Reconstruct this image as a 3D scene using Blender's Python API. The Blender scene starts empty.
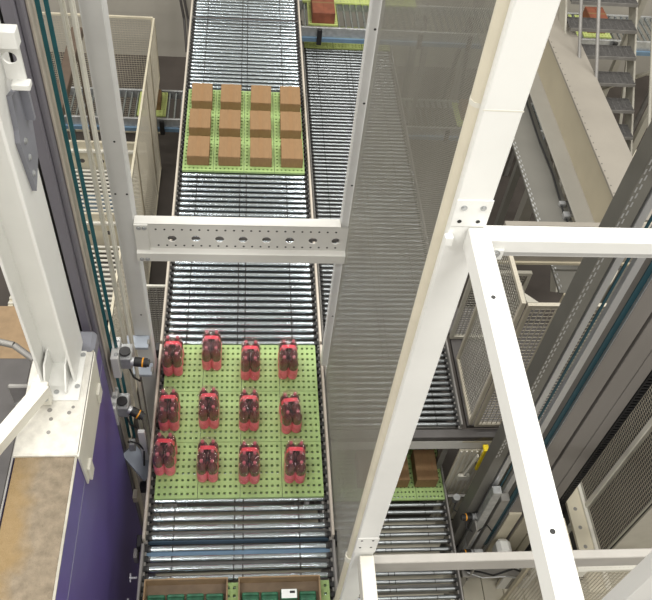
import bpy, math, random
from mathutils import Matrix, Vector
random.seed(7)
S = bpy.context.scene
COL = S.collection

# ------------------------------------------------------------------ camera
cam_d = bpy.data.cameras.new('camera')
cam_d.sensor_fit = 'HORIZONTAL'; cam_d.sensor_width = 36.0
cam_d.lens = 792.55 * 36.0 / 652.0
cam_d.clip_start = 0.05; cam_d.clip_end = 100
cam = bpy.data.objects.new('camera', cam_d); COL.objects.link(cam)
def _n(v): return v.normalized()
_f = 792.55
_dy = _n(Vector((254 - 326, -676 - 300, _f)))      # world +Y seen in the lens frame (x right, y down, z ahead)
_dd = _n(Vector((239 - 326, 950 - 300, _f)))       # world -Z
_dx = _n(_dd.cross(_dy))
if _dx.x < 0: _dx = -_dx
_w = [_dx, _dy, -_dd]
right = Vector((_w[0].x, _w[1].x, _w[2].x)); down = Vector((_w[0].y, _w[1].y, _w[2].y)); fwd = Vector((_w[0].z, _w[1].z, _w[2].z))
M = Matrix.Identity(4)
for i in range(3):
    M[i][0] = right[i]; M[i][1] = -down[i]; M[i][2] = -fwd[i]
M[2][3] = 11.2
cam.matrix_world = M
S.camera = cam

# ------------------------------------------------------------------ light of the hall
S.view_settings.view_transform = 'Standard'
S.view_settings.look = 'None'
S.view_settings.exposure = 0.0
S.view_settings.gamma = 1.0
S.view_settings.use_curve_mapping = False
W = bpy.data.worlds.new('hall_air'); S.world = W; W.use_nodes = True
bg = W.node_tree.nodes['Background']
bg.inputs[0].default_value = (1.0, 0.93, 0.80, 1); bg.inputs[1].default_value = 0.42
def hall_or_fill_lamp(x, y, z, sx, sy, watts):
    d = bpy.data.lights.new('hall_or_fill_lamp', 'AREA'); d.shape = 'RECTANGLE'; d.size = sx; d.size_y = sy
    d.energy = watts; d.color = (1.0, 0.985, 0.95)
    o = bpy.data.objects.new('hall_or_fill_lamp', d); COL.objects.link(o); o.location = (x, y, z)
for lx in (-9.6, -3.2, 3.2, 9.6):  # outermost rows are unseen, added to brighten faces turned sideways
    for ly in (-7.5, -1.0, 5.5, 12.0):  # row far behind the camera is unseen, added to light front faces
        hall_or_fill_lamp(lx, ly, 15.0, 3.2, 0.9, 320)

# ------------------------------------------------------------------ materials
MATS = {}
def mat(name, col, rough=0.5, metal=0.0, var=0.08, scale=6.0, bump=0.0, spec=0.5, stretch=(1, 1, 1), second=None, bscale=None):
    m = bpy.data.materials.new(name); m.use_nodes = True
    nt = m.node_tree; b = nt.nodes['Principled BSDF']
    b.inputs['Roughness'].default_value = rough; b.inputs['Metallic'].default_value = metal
    b.inputs['Specular IOR Level'].default_value = spec
    tc = nt.nodes.new('ShaderNodeTexCoord'); mp = nt.nodes.new('ShaderNodeMapping')
    mp.inputs['Scale'].default_value = stretch
    nt.links.new(tc.outputs['Object'], mp.inputs[0])
    nz = nt.nodes.new('ShaderNodeTexNoise'); nz.inputs['Scale'].default_value = scale; nz.inputs['Detail'].default_value = 4
    nt.links.new(mp.outputs[0], nz.inputs['Vector'])
    r = nt.nodes.new('ShaderNodeValToRGB')
    c2 = second or col
    r.color_ramp.elements[0].position = 0.32; r.color_ramp.elements[1].position = 0.68
    r.color_ramp.elements[0].color = (*[min(1, c * (1 - var)) for c in c2], 1)
    r.color_ramp.elements[1].color = (*[min(1, c * (1 + var)) for c in col], 1)
    nt.links.new(nz.outputs[0], r.inputs[0]); nt.links.new(r.outputs[0], b.inputs['Base Color'])
    if bump:
        nb = nt.nodes.new('ShaderNodeTexNoise'); nb.inputs['Scale'].default_value = bscale or scale * 4
        nt.links.new(mp.outputs[0], nb.inputs['Vector'])
        bp = nt.nodes.new('ShaderNodeBump'); bp.inputs['Strength'].default_value = bump; bp.inputs['Distance'].default_value = 0.02
        nt.links.new(nb.outputs[0], bp.inputs['Height']); nt.links.new(bp.outputs[0], b.inputs['Normal'])
    MATS[name] = m
    return m
mat('white_paint', (0.80, 0.80, 0.77), 0.45, var=0.03, scale=3)
mat('warm_white_paint', (0.72, 0.70, 0.62), 0.5, var=0.05, scale=3)
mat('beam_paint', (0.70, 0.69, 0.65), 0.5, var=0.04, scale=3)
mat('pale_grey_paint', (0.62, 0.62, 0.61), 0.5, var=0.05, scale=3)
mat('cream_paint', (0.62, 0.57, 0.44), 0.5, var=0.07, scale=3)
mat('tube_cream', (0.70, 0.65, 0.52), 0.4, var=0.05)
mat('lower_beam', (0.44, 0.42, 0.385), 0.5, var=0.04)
mat('mast_grey', (0.225, 0.21, 0.195), 0.45, var=0.1, scale=2, stretch=(1, 1, 0.1))
mat('mast_dark', (0.085, 0.078, 0.075), 0.5, var=0.1)
mat('mast_violet_grey', (0.20, 0.19, 0.22), 0.45, var=0.08, scale=2, stretch=(1, 1, 0.1))
mat('bracket_grey', (0.235, 0.24, 0.275), 0.5, var=0.06)
mat('silver', (0.55, 0.56, 0.57), 0.38, 0.6, var=0.08, scale=3, stretch=(1, 1, 0.1))
mat('galvanised', (0.46, 0.47, 0.47), 0.42, 0.55, var=0.16, scale=14)
mat('dull_steel', (0.30, 0.29, 0.27), 0.5, 0.45, var=0.12, scale=5)
mat('teal_belt', (0.012, 0.105, 0.125), 0.5, var=0.12, scale=8)
mat('teal_dark', (0.010, 0.055, 0.075), 0.5, var=0.12, scale=8)
mat('black_rubber', (0.016, 0.016, 0.017), 0.5, var=0.1)
mat('black_steel', (0.03, 0.029, 0.03), 0.45, var=0.1)
mat('blue_steel', (0.15, 0.24, 0.34), 0.45, var=0.1)
mat('grey_blue_steel', (0.36, 0.40, 0.46), 0.45, var=0.1)
mat('rail_cream', (0.52, 0.47, 0.40), 0.45, var=0.12, scale=5, stretch=(1, 0.3, 1))
mat('rail_grey', (0.25, 0.24, 0.225), 0.45, 0.2, var=0.15, scale=5, stretch=(1, 0.3, 1))
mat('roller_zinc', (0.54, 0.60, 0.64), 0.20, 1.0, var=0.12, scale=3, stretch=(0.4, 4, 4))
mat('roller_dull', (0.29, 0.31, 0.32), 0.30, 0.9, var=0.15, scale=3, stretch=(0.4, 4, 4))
mat('roller_groove', (0.075, 0.075, 0.075), 0.5, 0.3)
mat('tray_green', (0.335, 0.475, 0.175), 0.5, var=0.08, scale=5, second=(0.315, 0.45, 0.175))
mat('tray_green_dark', (0.20, 0.37, 0.09), 0.5, var=0.12, scale=5)
mat('tray_yellow_green', (0.50, 0.58, 0.20), 0.45, var=0.08)
mat('cardboard', (0.25, 0.148, 0.068), 0.75, var=0.07, scale=9, stretch=(6, 1, 1))
mat('cardboard_dark', (0.255, 0.135, 0.062), 0.75, var=0.08, scale=9, stretch=(6, 1, 1))
mat('packing_tape', (0.25, 0.142, 0.062), 0.55, var=0.05)
mat('crate_brown', (0.30, 0.205, 0.115), 0.7, var=0.12, scale=8)
mat('crate_inside', (0.20, 0.145, 0.095), 0.75, var=0.15, scale=8)
mat('pack_green', (0.022, 0.115, 0.06), 0.4, var=0.35, scale=14)
mat('pack_white', (0.72, 0.74, 0.72), 0.4, var=0.03)
mat('print_black', (0.012, 0.012, 0.012), 0.5)
mat('bottle_dark', (0.12, 0.03, 0.035), 0.12, var=0.4, scale=18, spec=1.0)
mat('cap_pink', (0.42, 0.08, 0.11), 0.3, var=0.12, scale=30)
mat('label_pink', (0.93, 0.20, 0.31), 0.35, var=0.12, scale=16, second=(0.85, 0.14, 0.22))
mat('handle_red', (0.72, 0.02, 0.055), 0.3, var=0.08, scale=20)
mat('dark_floor', (0.072, 0.06, 0.052), 0.6, var=0.2, scale=1.5, bump=0.1)
mat('wall_grey', (0.46, 0.435, 0.38), 0.7, var=0.10, scale=0.7, bump=0.05)
mat('light_deck', (0.66, 0.62, 0.51), 0.6, var=0.12, scale=2)
mat('concrete_top', (0.235, 0.19, 0.135), 0.85, var=0.15, scale=16, bump=0.5, second=(0.205, 0.165, 0.115))
def ochre_top():
    nt = MATS['concrete_top'].node_tree; b = nt.nodes['Principled BSDF']; src = b.inputs['Base Color'].links[0].from_socket
    tc = nt.nodes.new('ShaderNodeTexCoord'); sx = nt.nodes.new('ShaderNodeSeparateXYZ'); nt.links.new(tc.outputs['Object'], sx.inputs[0])
    nz = nt.nodes.new('ShaderNodeTexNoise'); nz.inputs['Scale'].default_value = 3.0; nz.inputs['Detail'].default_value = 6; nt.links.new(tc.outputs['Object'], nz.inputs['Vector'])
    a = nt.nodes.new('ShaderNodeMath'); a.operation = 'MULTIPLY_ADD'; a.inputs[1].default_value = 0.5; nt.links.new(nz.outputs[0], a.inputs[0]); nt.links.new(sx.outputs[0], a.inputs[2])
    r = nt.nodes.new('ShaderNodeMapRange'); r.inputs[1].default_value = -1.30; r.inputs[2].default_value = -1.16; r.inputs[3].default_value = 0.75; r.inputs[4].default_value = 0.0; nt.links.new(a.outputs[0], r.inputs[0])
    mx = nt.nodes.new('ShaderNodeMix'); mx.data_type = 'RGBA'; nt.links.new(r.outputs[0], mx.inputs[0]); nt.links.new(src, mx.inputs[6]); mx.inputs[7].default_value = (0.265, 0.175, 0.07, 1)
    nt.links.new(mx.outputs[2], b.inputs['Base Color'])
ochre_top()
mat('concrete_ochre', (0.34, 0.22, 0.09), 0.85, var=0.2, scale=6, bump=0.4)
mat('concrete_pale', (0.42, 0.40, 0.34), 0.85, var=0.15, scale=8, bump=0.4)
mat('purple_paint', (0.115, 0.085, 0.30), 0.42, var=0.15, scale=1.6, stretch=(1, 1, 0.25), second=(0.14, 0.105, 0.33))
mat('duct_beige', (0.29, 0.265, 0.225), 0.5, var=0.06, scale=2)
mat('duct_cream', (0.47, 0.42, 0.31), 0.5, var=0.05, scale=2)
mat('duct_grey', (0.30, 0.285, 0.25), 0.5, var=0.05, scale=2)
mat('plate_grey', (0.155, 0.15, 0.132), 0.5, var=0.08, scale=2)
mat('wire_pale', (0.50, 0.46, 0.37), 0.5, var=0.05)
mat('wire_steel', (0.36, 0.345, 0.30), 0.45, 0.2, var=0.08)
mat('perforated_steel', (0.26, 0.25, 0.215), 0.5, 0.35, var=0.07, scale=1.5)
mat('brown_steel', (0.105, 0.075, 0.055), 0.5, var=0.1)
mat('tread_grating', (0.13, 0.125, 0.12), 0.6, 0.2, var=0.2, scale=20)
mat('stair_paint', (0.40, 0.38, 0.32), 0.5, var=0.06)
mat('yellow_paint', (0.80, 0.60, 0.01), 0.4, var=0.05)
mat('orange_plastic', (0.78, 0.33, 0.02), 0.4, var=0.05)
mat('red_brown_box', (0.235, 0.075, 0.04), 0.6, var=0.2, scale=8)
mat('scuffed_white', (0.66, 0.64, 0.58), 0.6, var=0.12, scale=14, bump=0.15)

def film():
    m = bpy.data.materials.new('shrink_film'); m.use_nodes = True
    nt = m.node_tree; out = nt.nodes['Material Output']; nt.nodes.remove(nt.nodes['Principled BSDF'])
    t = nt.nodes.new('ShaderNodeBsdfTransparent'); t.inputs[0].default_value = (1.0, 0.95, 0.95, 1)
    g = nt.nodes.new('ShaderNodeBsdfGlossy'); g.inputs['Roughness'].default_value = 0.12; g.inputs[0].default_value = (1, 0.9, 0.9, 1)
    nz = nt.nodes.new('ShaderNodeTexNoise'); nz.inputs['Scale'].default_value = 35
    bp = nt.nodes.new('ShaderNodeBump'); bp.inputs['Strength'].default_value = 1.0; bp.inputs['Distance'].default_value = 0.02
    nt.links.new(nz.outputs[0], bp.inputs['Height']); nt.links.new(bp.outputs[0], g.inputs['Normal'])
    mx = nt.nodes.new('ShaderNodeMixShader'); mx.inputs[0].default_value = 0.13
    nt.links.new(t.outputs[0], mx.inputs[1]); nt.links.new(g.outputs[0], mx.inputs[2]); nt.links.new(mx.outputs[0], out.inputs[0])
    MATS['shrink_film'] = m
film()

# ------------------------------------------------------------------ building helpers
class MB:
    def __init__(s): s.v = []; s.f = []; s.m = []; s.sm = []
    def add(s, vs, fs, mi=0, smooth=False):
        o = len(s.v); s.v += [tuple(p) for p in vs]
        for f in fs: s.f.append(tuple(i + o for i in f)); s.m.append(mi); s.sm.append(smooth)
        return s
    def box(s, x0, x1, y0, y1, z0, z1, mi=0):
        v = [(x, y, z) for z in (z0, z1) for y in (y0, y1) for x in (x0, x1)]
        return s.add(v, [(0, 2, 3, 1), (4, 5, 7, 6), (0, 1, 5, 4), (2, 6, 7, 3), (0, 4, 6, 2), (1, 3, 7, 5)], mi)
    def bbox(s, x0, x1, y0, y1, z0, z1, b=0.006, mi=0):
        """box with a small chamfer along its vertical and horizontal edges"""
        ax = ((x0, x1), (y0, y1), (z0, z1)); v = []; idx = {}
        for sx in (0, 1):
            for sy in (0, 1):
                for sz in (0, 1):
                    c = [ax[0][sx], ax[1][sy], ax[2][sz]]; sg = [1 if q == 0 else -1 for q in (sx, sy, sz)]
                    for k in range(3):
                        p = [c[i] + (0 if i == k else sg[i] * b) for i in range(3)]
                        idx[(sx, sy, sz, k)] = len(v); v.append(p)
        f = []
        for k in range(3):
            a, c = [(1, 2), (0, 2), (0, 1)][k]
            for q in (0, 1):
                ring = []
                for (u, w) in ((0, 0), (1, 0), (1, 1), (0, 1)):
                    t = [0, 0, 0]; t[k] = q; t[a] = u; t[c] = w; ring.append(idx[(*t, k)])
                flip = (q == 0) ^ (k == 1)
                f.append(tuple(reversed(ring)) if flip else tuple(ring))
        for k in range(3):                      # edges along axis k
            a, c = [(1, 2), (0, 2), (0, 1)][k]
            for u in (0, 1):
                for w in (0, 1):
                    t0 = [0, 0, 0]; t0[a] = u; t0[c] = w; t1 = list(t0); t1[k] = 1
                    f.append((idx[(*t0, a)], idx[(*t1, a)], idx[(*t1, c)], idx[(*t0, c)]))
        for sx in (0, 1):
            for sy in (0, 1):
                for sz in (0, 1):
                    f.append(tuple(idx[(sx, sy, sz, k)] for k in range(3)))
        return s.add(v, f, mi)
    def cyl(s, a, b, r, n=12, r2=None, mi=0, caps=True, smooth=True):
        a = Vector(a); b = Vector(b); d = (b - a).normalized(); r2 = r if r2 is None else r2
        t = Vector((0, 0, 1)) if abs(d.z) < 0.9 else Vector((1, 0, 0))
        u = d.cross(t).normalized(); w = d.cross(u).normalized()
        v = []
        for p, rr in ((a, r), (b, r2)):
            for i in range(n):
                q = 2 * math.pi * i / n; v.append(p + u * (rr * math.cos(q)) + w * (rr * math.sin(q)))
        s.add(v, [(i, (i + 1) % n, n + (i + 1) % n, n + i) for i in range(n)], mi, smooth)
        if caps: s.add(v, [tuple(reversed(range(n))), tuple(range(n, 2 * n))], mi)
        return s
    def tube(s, pts, r, n=8, mi=0):
        for p, q in zip(pts[:-1], pts[1:]): s.cyl(p, q, r, n, mi=mi)
        return s
    def bar(s, a, b, w, h, mi=0, up=(0, 0, 1)):
        a = Vector(a); b = Vector(b); d = (b - a).normalized(); up = Vector(up)
        u = d.cross(up).normalized(); n = u.cross(d).normalized()
        v = [p + u * (sx * w / 2) + n * (sz * h / 2) for p in (a, b) for sx, sz in ((-1, -1), (1, -1), (1, 1), (-1, 1))]
        return s.add(v, [(0, 1, 2, 3), (7, 6, 5, 4), (0, 4, 5, 1), (1, 5, 6, 2), (2, 6, 7, 3), (3, 7, 4, 0)], mi)
    def lathe(s, prof, n=14, mi=0, c=(0, 0)):
        v = [(c[0] + r * math.cos(2 * math.pi * i / n), c[1] + r * math.sin(2 * math.pi * i / n), z) for r, z in prof for i in range(n)]
        f = [(k * n + i, k * n + (i + 1) % n, (k + 1) * n + (i + 1) % n, (k + 1) * n + i) for k in range(len(prof) - 1) for i in range(n)]
        s.add(v, f, mi, True)
        s.add(v, [tuple(reversed(range(n))), tuple(range((len(prof) - 1) * n, len(prof) * n))], mi)
        return s
    def prism_y(s, prof, y0, y1, mi=0):
        """closed (x,z) outline pulled along y"""
        n = len(prof); v = [(x, y, z) for y in (y0, y1) for x, z in prof]
        return s.add(v, [tuple(range(n)), tuple(reversed(range(n, 2 * n)))] + [(i, n + i, n + (i + 1) % n, (i + 1) % n) for i in range(n)], mi)
    def prism_x(s, prof, x0, x1, mi=0):
        n = len(prof); v = [(x, y, z) for x in (x0, x1) for y, z in prof]
        return s.add(v, [tuple(reversed(range(n))), tuple(range(n, 2 * n))] + [(i, (i + 1) % n, n + (i + 1) % n, n + i) for i in range(n)], mi)
    def mesh(s, name, mats):
        me = bpy.data.meshes.new(name); me.from_pydata(s.v, [], s.f)
        for q in (mats if isinstance(mats, (list, tuple)) else [mats]): me.materials.append(MATS[q])
        me.polygons.foreach_set('material_index', s.m); me.polygons.foreach_set('use_smooth', s.sm); me.update()
        return me

def tag(o, label, cat, group=None):
    o['label'] = label; o['category'] = cat
    if group: o['group'] = group
    return o
def thing(name, loc, label, cat, group=None):
    o = bpy.data.objects.new(name, None); o.empty_display_size = 0.1; COL.objects.link(o); o.location = loc
    return tag(o, label, cat, group)
def origin(o):
    p = Vector((0, 0, 0))
    while o: p += o.location; o = o.parent
    return p
def part(name, mb, mats, parent=None, label=None):
    """mb is in world coordinates"""
    if parent is not None:
        q = origin(parent); mb.v = [(a - q.x, b - q.y, c - q.z) for a, b, c in mb.v]
    o = bpy.data.objects.new(name, mb.mesh(name, mats)); COL.objects.link(o)
    if parent is not None: o.parent = parent
    if label: o['label'] = label
    return o
def single(name, mb, mats, label, cat, group=None, loc=None):
    if loc is not None: mb.v = [(a - loc[0], b - loc[1], c - loc[2]) for a, b, c in mb.v]
    o = bpy.data.objects.new(name, mb.mesh(name, mats)); COL.objects.link(o)
    if loc is not None: o.location = loc
    return tag(o, label, cat, group)
def inst(name, me, loc, parent=None, rot=None):
    o = bpy.data.objects.new(name, me); COL.objects.link(o); o.location = loc
    if parent is not None: o.parent = parent
    if rot: o.rotation_euler = rot
    return o
def structure(name, mb, mats):
    o = bpy.data.objects.new(name, mb.mesh(name, mats)); COL.objects.link(o); o['kind'] = 'structure'; return o
def bolt_mesh(r=0.014, h=0.012, axis='y', m='galvanised'):
    b = MB(); d = {'y': (0, -1, 0), 'x': (1, 0, 0), 'z': (0, 0, 1)}[axis]
    b.cyl((0, 0, 0), tuple(q * 0.003 for q in d), r * 1.45, 10); b.cyl(tuple(q * 0.003 for q in d), tuple(q * h for q in d), r, 6, smooth=False)
    return b.mesh('bolt', m)
BOLT_Y = bolt_mesh(); BOLT_X = bolt_mesh(axis='x'); BOLT_Z = bolt_mesh(axis='z')
HOLE_Y = MB().cyl((0, 0, 0), (0, -0.0015, 0), 0.009, 10).mesh('bolt_hole', 'print_black')
HOLE_Z = MB().cyl((0, 0, 0), (0, 0, 0.0015), 0.009, 10).mesh('bolt_hole', 'print_black')
def bolts(parent, me, pts, name='bolt'):
    q = origin(parent)
    for p in pts: inst(name, me, (p[0] - q.x, p[1] - q.y, p[2] - q.z), parent)

# ------------------------------------------------------------------ the setting
structure('floor', MB().box(-9, 13, -3, 16.6, -0.2, 0.0), 'dark_floor')
wb = structure('wall_back', MB().box(-9, 13, 16.6, 16.9, -0.2, 9.0), 'wall_grey')
wl = structure('wall_left', MB().box(-1.60, -1.18, -1.5, 3.87, 0.0, 5.985), 'purple_paint')
part('wall_coping', MB().bbox(-1.605, -1.195, -1.5, 3.87, 5.985, 6.0, 0.004), 'concrete_top', wl, 'bare brown concrete top of the wall')
part('coping_edge', MB().box(-1.195, -1.178, -1.5, 3.87, 5.985, 5.998), 'concrete_pale', wl, 'pale worn edge of the concrete')
0 and part('coping_stain', MB().box(-1.607, -1.54, -1.0, 2.7, 5.999, 6.002), 'concrete_ochre', wl, 'ochre rust stained strip')
part('wall_seam', MB().box(-1.18, -1.177, -1.5, 3.87, 5.62, 5.626), 'bracket_grey', wl)
part('wall_end_cap', MB().bbox(-1.44, -1.172, 3.70, 3.90, 5.85, 6.03, 0.03), 'bracket_grey', wl, 'grey rounded end of the wall top')

# ------------------------------------------------------------------ roller conveyors
def roller_mesh(L, r, dull=False, grooves=(-0.37, -0.03, 0.02, 0.34)):
    b = MB(); h = L / 2; xs = [-h]
    b.cyl((-h - 0.012, 0, 0), (-h, 0, 0), r * 0.45, 8, mi=1)
    cuts = []
    for g in grooves: cuts += [(g * L - 0.006, g * L + 0.006)]
    p = -h + 0.02
    b.cyl((-h, 0, 0), (p, 0, 0), r * 0.98, 14, mi=1)
    for a, c in cuts:
        b.cyl((p, 0, 0), (a, 0, 0), r, 14, mi=0, caps=False); b.cyl((a, 0, 0), (c, 0, 0), r * 0.95, 14, mi=1, caps=False); p = c
    b.cyl((p, 0, 0), (h - 0.02, 0, 0), r, 14, mi=0, caps=False)
    b.cyl((h - 0.02, 0, 0), (h, 0, 0), r * 0.98, 14, mi=1); b.cyl((h, 0, 0), (h + 0.012, 0, 0), r * 0.45, 8, mi=1)
    return b.mesh('roller', ['roller_dull' if dull else 'roller_zinc', 'roller_groove'])
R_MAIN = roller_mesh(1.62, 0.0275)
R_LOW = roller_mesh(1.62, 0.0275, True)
BEAR = MB().bbox(-0.022, 0.022, -0.026, 0.026, -0.03, 0.028, 0.006).mesh('bearing', 'black_rubber')

def conveyor(name, label, xc, y0, y1, ztop, rmesh, first, pitch=0.09, skip=None, rail='rail_cream', legs=True, half=0.81, bearings=True):
    """rollers lie across x; ztop is the height of the roller crests"""
    t = thing(name, (xc, y0, 0), label, 'conveyor'); zc = ztop - 0.0275
    for s in (-1, 1):
        xa = xc + s * (half + 0.018); xb = xc + s * (half + 0.058)
        lo, hi = min(xa, xb), max(xa, xb)
        part('side_rail', MB().box(lo, hi, y0, y1, zc - 0.20, zc + 0.012), 'rail_grey', t)
        gx = xc + s * (half + 0.047)
        part('guide_strip', MB().bbox(gx - 0.013, gx + 0.013, y0 + 0.01, y1 - 0.01, zc + 0.012, ztop + 0.075, 0.005), rail, t)
    y = first; k = 0
    while y < y1 - 0.03:
        if y > y0 + 0.02 and not (skip and skip[0] < y < skip[1]):
            inst('roller', rmesh, (0, y - y0, zc), t)
            if bearings:
                for s in (-1, 1): inst('bearing', BEAR, (s * (half - 0.006 + 0.03) - s * 0.004, y - y0, zc - 0.004), t)
        y += pitch; k += 1
    n = max(1, int((y1 - y0) / 1.6))
    for i in range(n + 1):
        yy = y0 + 0.12 + (y1 - y0 - 0.24) * i / n
        part('cross_member', MB().box(xc - half - 0.03, xc + half + 0.03, yy - 0.04, yy + 0.04, zc - 0.24, zc - 0.12), 'rail_grey', t)
        if legs:
            for s in (-1, 1):
                lx = xc + s * (half + 0.0)
                part('leg', MB().box(lx - 0.04, lx + 0.04, yy - 0.04, yy + 0.04, 0.0, zc - 0.20), 'rail_grey', t)
    return t
ZT = 4.17
c1 = conveyor('roller_conveyor', 'nearest roller conveyor section carrying the brown crates at the bottom edge', -0.03, 1.15, 2.872, ZT, R_MAIN, 1.221, rail='rail_grey')
c2 = conveyor('roller_conveyor', 'middle roller conveyor section carrying the trays of red bottle packs', -0.03, 2.892, 5.07, ZT, R_MAIN, 2.949, rail='rail_cream')
c3 = conveyor('roller_conveyor', 'far roller conveyor section carrying the trays of cardboard boxes', -0.03, 5.09, 14.4, ZT, R_MAIN, 5.14, rail='rail_cream')
for t, yy in ((c1, 2.80), (c2, 2.95)):
    part('end_beam', MB().box(-0.86, 0.80, yy - 0.02, yy + 0.02, 4.03, 4.13), 'blue_steel', t, 'blue end cross beam under the rollers')
part('belly_pan', MB().box(-0.80, 0.74, 2.93, 3.36, 3.74, 3.76), 'cream_paint', c2)
part('belly_pan', MB().box(-0.80, 0.74, 1.6, 2.79, 3.74, 3.76), 'cream_paint', c1)
part('belly_pan', MB().box(-0.80, 0.74, 5.2, 14.2, 3.70, 3.72), 'black_steel', c3)
part('drive_shaft', MB().cyl((-0.86, 12.0, 4.27), (0.80, 12.0, 4.27), 0.012, 8), 'mast_dark', c3)
part('drive_shaft', MB().cyl((-0.86, 11.35, 4.27), (0.80, 11.35, 4.27), 0.012, 8), 'mast_dark', c3)
for yy in (5.04, 2.90):
    for s in (-1, 1):
        t = c2; x = -0.03 + s * 0.895
        part('joint_block', MB().bbox(x - 0.024, x + 0.024, yy - 0.055, yy + 0.055, 4.08, 4.22, 0.008), 'black_rubber', t)
        part('joint_plate', MB().bbox(x + s * 0.035 - 0.02, x + s * 0.035 + 0.02, yy - 0.12, yy - 0.03, 3.98, 4.12, 0.006), 'dull_steel', t)
for k, yy in enumerate((2.62, 2.40, 2.18)):
    part('wing_bolt', MB().cyl((-0.93, yy, 4.06), (-1.0, yy, 4.06), 0.012, 8).bar((-0.99, yy - 0.03, 4.04), (-0.99, yy + 0.03, 4.09), 0.012, 0.012), 'silver', c1)
    part('wing_bolt', MB().cyl((0.87, yy, 4.06), (0.94, yy, 4.06), 0.012, 8).bar((0.93, yy - 0.03, 4.04), (0.93, yy + 0.03, 4.09), 0.012, 0.012), 'silver', c1)

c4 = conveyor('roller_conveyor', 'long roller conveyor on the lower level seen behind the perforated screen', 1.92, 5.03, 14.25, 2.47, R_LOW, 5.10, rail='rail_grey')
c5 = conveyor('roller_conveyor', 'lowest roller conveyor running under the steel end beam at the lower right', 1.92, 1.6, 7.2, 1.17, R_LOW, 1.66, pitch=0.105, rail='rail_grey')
part('belly_pan', MB().box(1.12, 2.72, 1.65, 4.6, 0.62, 0.64), 'light_deck', c5)
part('belly_pan', MB().box(1.12, 2.72, 5.1, 12.9, 2.05, 2.07), 'mast_dark', c4)

# conveyors that run across, rollers along y
RC = roller_mesh(0.86, 0.024, False, (-0.2, 0.2))
def cross_conveyor(label, x0, x1, yc, ztop, pitch, legs):
    t = thing('cross_conveyor', (x0, yc, 0), label, 'conveyor'); zc = ztop - 0.024
    for s in (-1, 1):
        a = yc + s * 0.455
        part('side_rail', MB().bbox(x0, x1, a - 0.022, a + 0.022, zc - 0.14, zc + 0.05, 0.005), 'galvanised', t)
    part('front_beam', MB().box(x0, x1, yc - 0.53, yc - 0.478, zc - 0.22, zc - 0.14), 'blue_steel', t, 'blue front support beam')
    x = x0 + 0.1
    while x < x1 - 0.05:
        inst('roller', RC, (x - x0, 0, zc), t, (0, 0, math.pi / 2)); x += pitch
    x = x0 + 0.35
    while x < x1:
        part('clamp', MB().bbox(x - 0.045, x + 0.045, yc - 0.575, yc - 0.531, zc - 0.26, zc + 0.06, 0.008), 'black_rubber', t); x += 0.95
    for lx in legs:
        for s in (-1, 1): part('leg', MB().box(lx - 0.04, lx + 0.04, yc + s * 0.455 - 0.035, yc + s * 0.455 + 0.035, 0, zc - 0.14), 'rail_grey', t)
    return t
x1c = cross_conveyor('low cross conveyor passing under the long conveyors and into the left cage', -3.9, 6.4, 13.15, 1.2, 0.125, (-3.4, -1.3, 0.9, 3.0, 5.6))
x2c = cross_conveyor('upper cross conveyor with yellow-green trays at the top edge behind the screen', 0.98, 9.4, 13.62, 3.05, 0.125, (0.99, 3.4, 6.2, 8.8))

# ------------------------------------------------------------------ trays
def tray_mesh(m, sx=0.394, sy=0.588, nx=7, ny=8, hole=0.024, h=0.03):
    b = MB(); px = (sx - 0.02) / nx; py = (sy - 0.02) / ny
    x0 = -sx / 2 + 0.01; y0 = -sy / 2 + 0.01
    xs = [-sx / 2]; ys = [-sy / 2]
    for i in range(nx): c = x0 + px * (i + .5); xs += [c - hole / 2, c + hole / 2]
    for j in range(ny): c = y0 + py * (j + .5); ys += [c - hole / 2, c + hole / 2]
    xs.append(sx / 2); ys.append(sy / 2); N = len(xs); K = len(ys)
    v = [(x, y, z) for z in (0, h) for y in ys for x in xs]
    ix = lambda i, j, k: k * N * K + j * N + i
    f = []
    for j in range(K - 1):
        for i in range(N - 1):
            if i % 2 == 1 and j % 2 == 1:
                q = [(i, j), (i + 1, j), (i + 1, j + 1), (i, j + 1)]
                for a, c in zip(q, q[1:] + q[:1]): f.append((ix(*a, 0), ix(*a, 1), ix(*c, 1), ix(*c, 0)))
            else:
                f.append((ix(i, j, 1), ix(i + 1, j, 1), ix(i + 1, j + 1, 1), ix(i, j + 1, 1)))
                f.append((ix(i, j, 0), ix(i, j + 1, 0), ix(i + 1, j + 1, 0), ix(i + 1, j, 0)))
    q = [(i, 0) for i in range(N - 1)] + [(N - 1, j) for j in range(K - 1)] + [(i, K - 1) for i in range(N - 1, 0, -1)] + [(0, j) for j in range(K - 1, 0, -1)]
    for a, c in zip(q, q[1:] + q[:1]): f.append((ix(*a, 0), ix(*c, 0), ix(*c, 1), ix(*a, 1)))
    b.add(v, f); return b.mesh('tray', m)
T_GREEN = tray_mesh('tray_green'); T_FAR = tray_mesh('tray_green', sy=0.572); T_DARK = tray_mesh('tray_green_dark'); T_LIME = tray_mesh('tray_yellow_green', 0.55, 0.75, 8, 10)
ROW = ('front row', 'middle row', 'back row'); CO = ('leftmost', 'second from left', 'third from left', 'rightmost')
XT = [-0.03 - 0.5985 + 0.399 * i for i in range(4)]
def place_tray(me, x, y, z, label, group):
    return tag(inst('perforated_tray', me, (x, y, z)), label, 'tray', group)
for r in range(3):
    for c in range(4):
        place_tray(T_GREEN, XT[c], 3.305 + 0.294 + 0.592 * r, 4.1705, f'green perforated tray under a red bottle pack, {ROW[r]}, {CO[c]}', 'green trays under the bottle packs')
        place_tray(T_FAR, XT[c], 7.87 + 0.287 + 0.575 * r, 4.1705, f'green perforated tray under a cardboard box, {ROW[r]}, {CO[c]}', 'green trays under the cardboard boxes')

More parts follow.
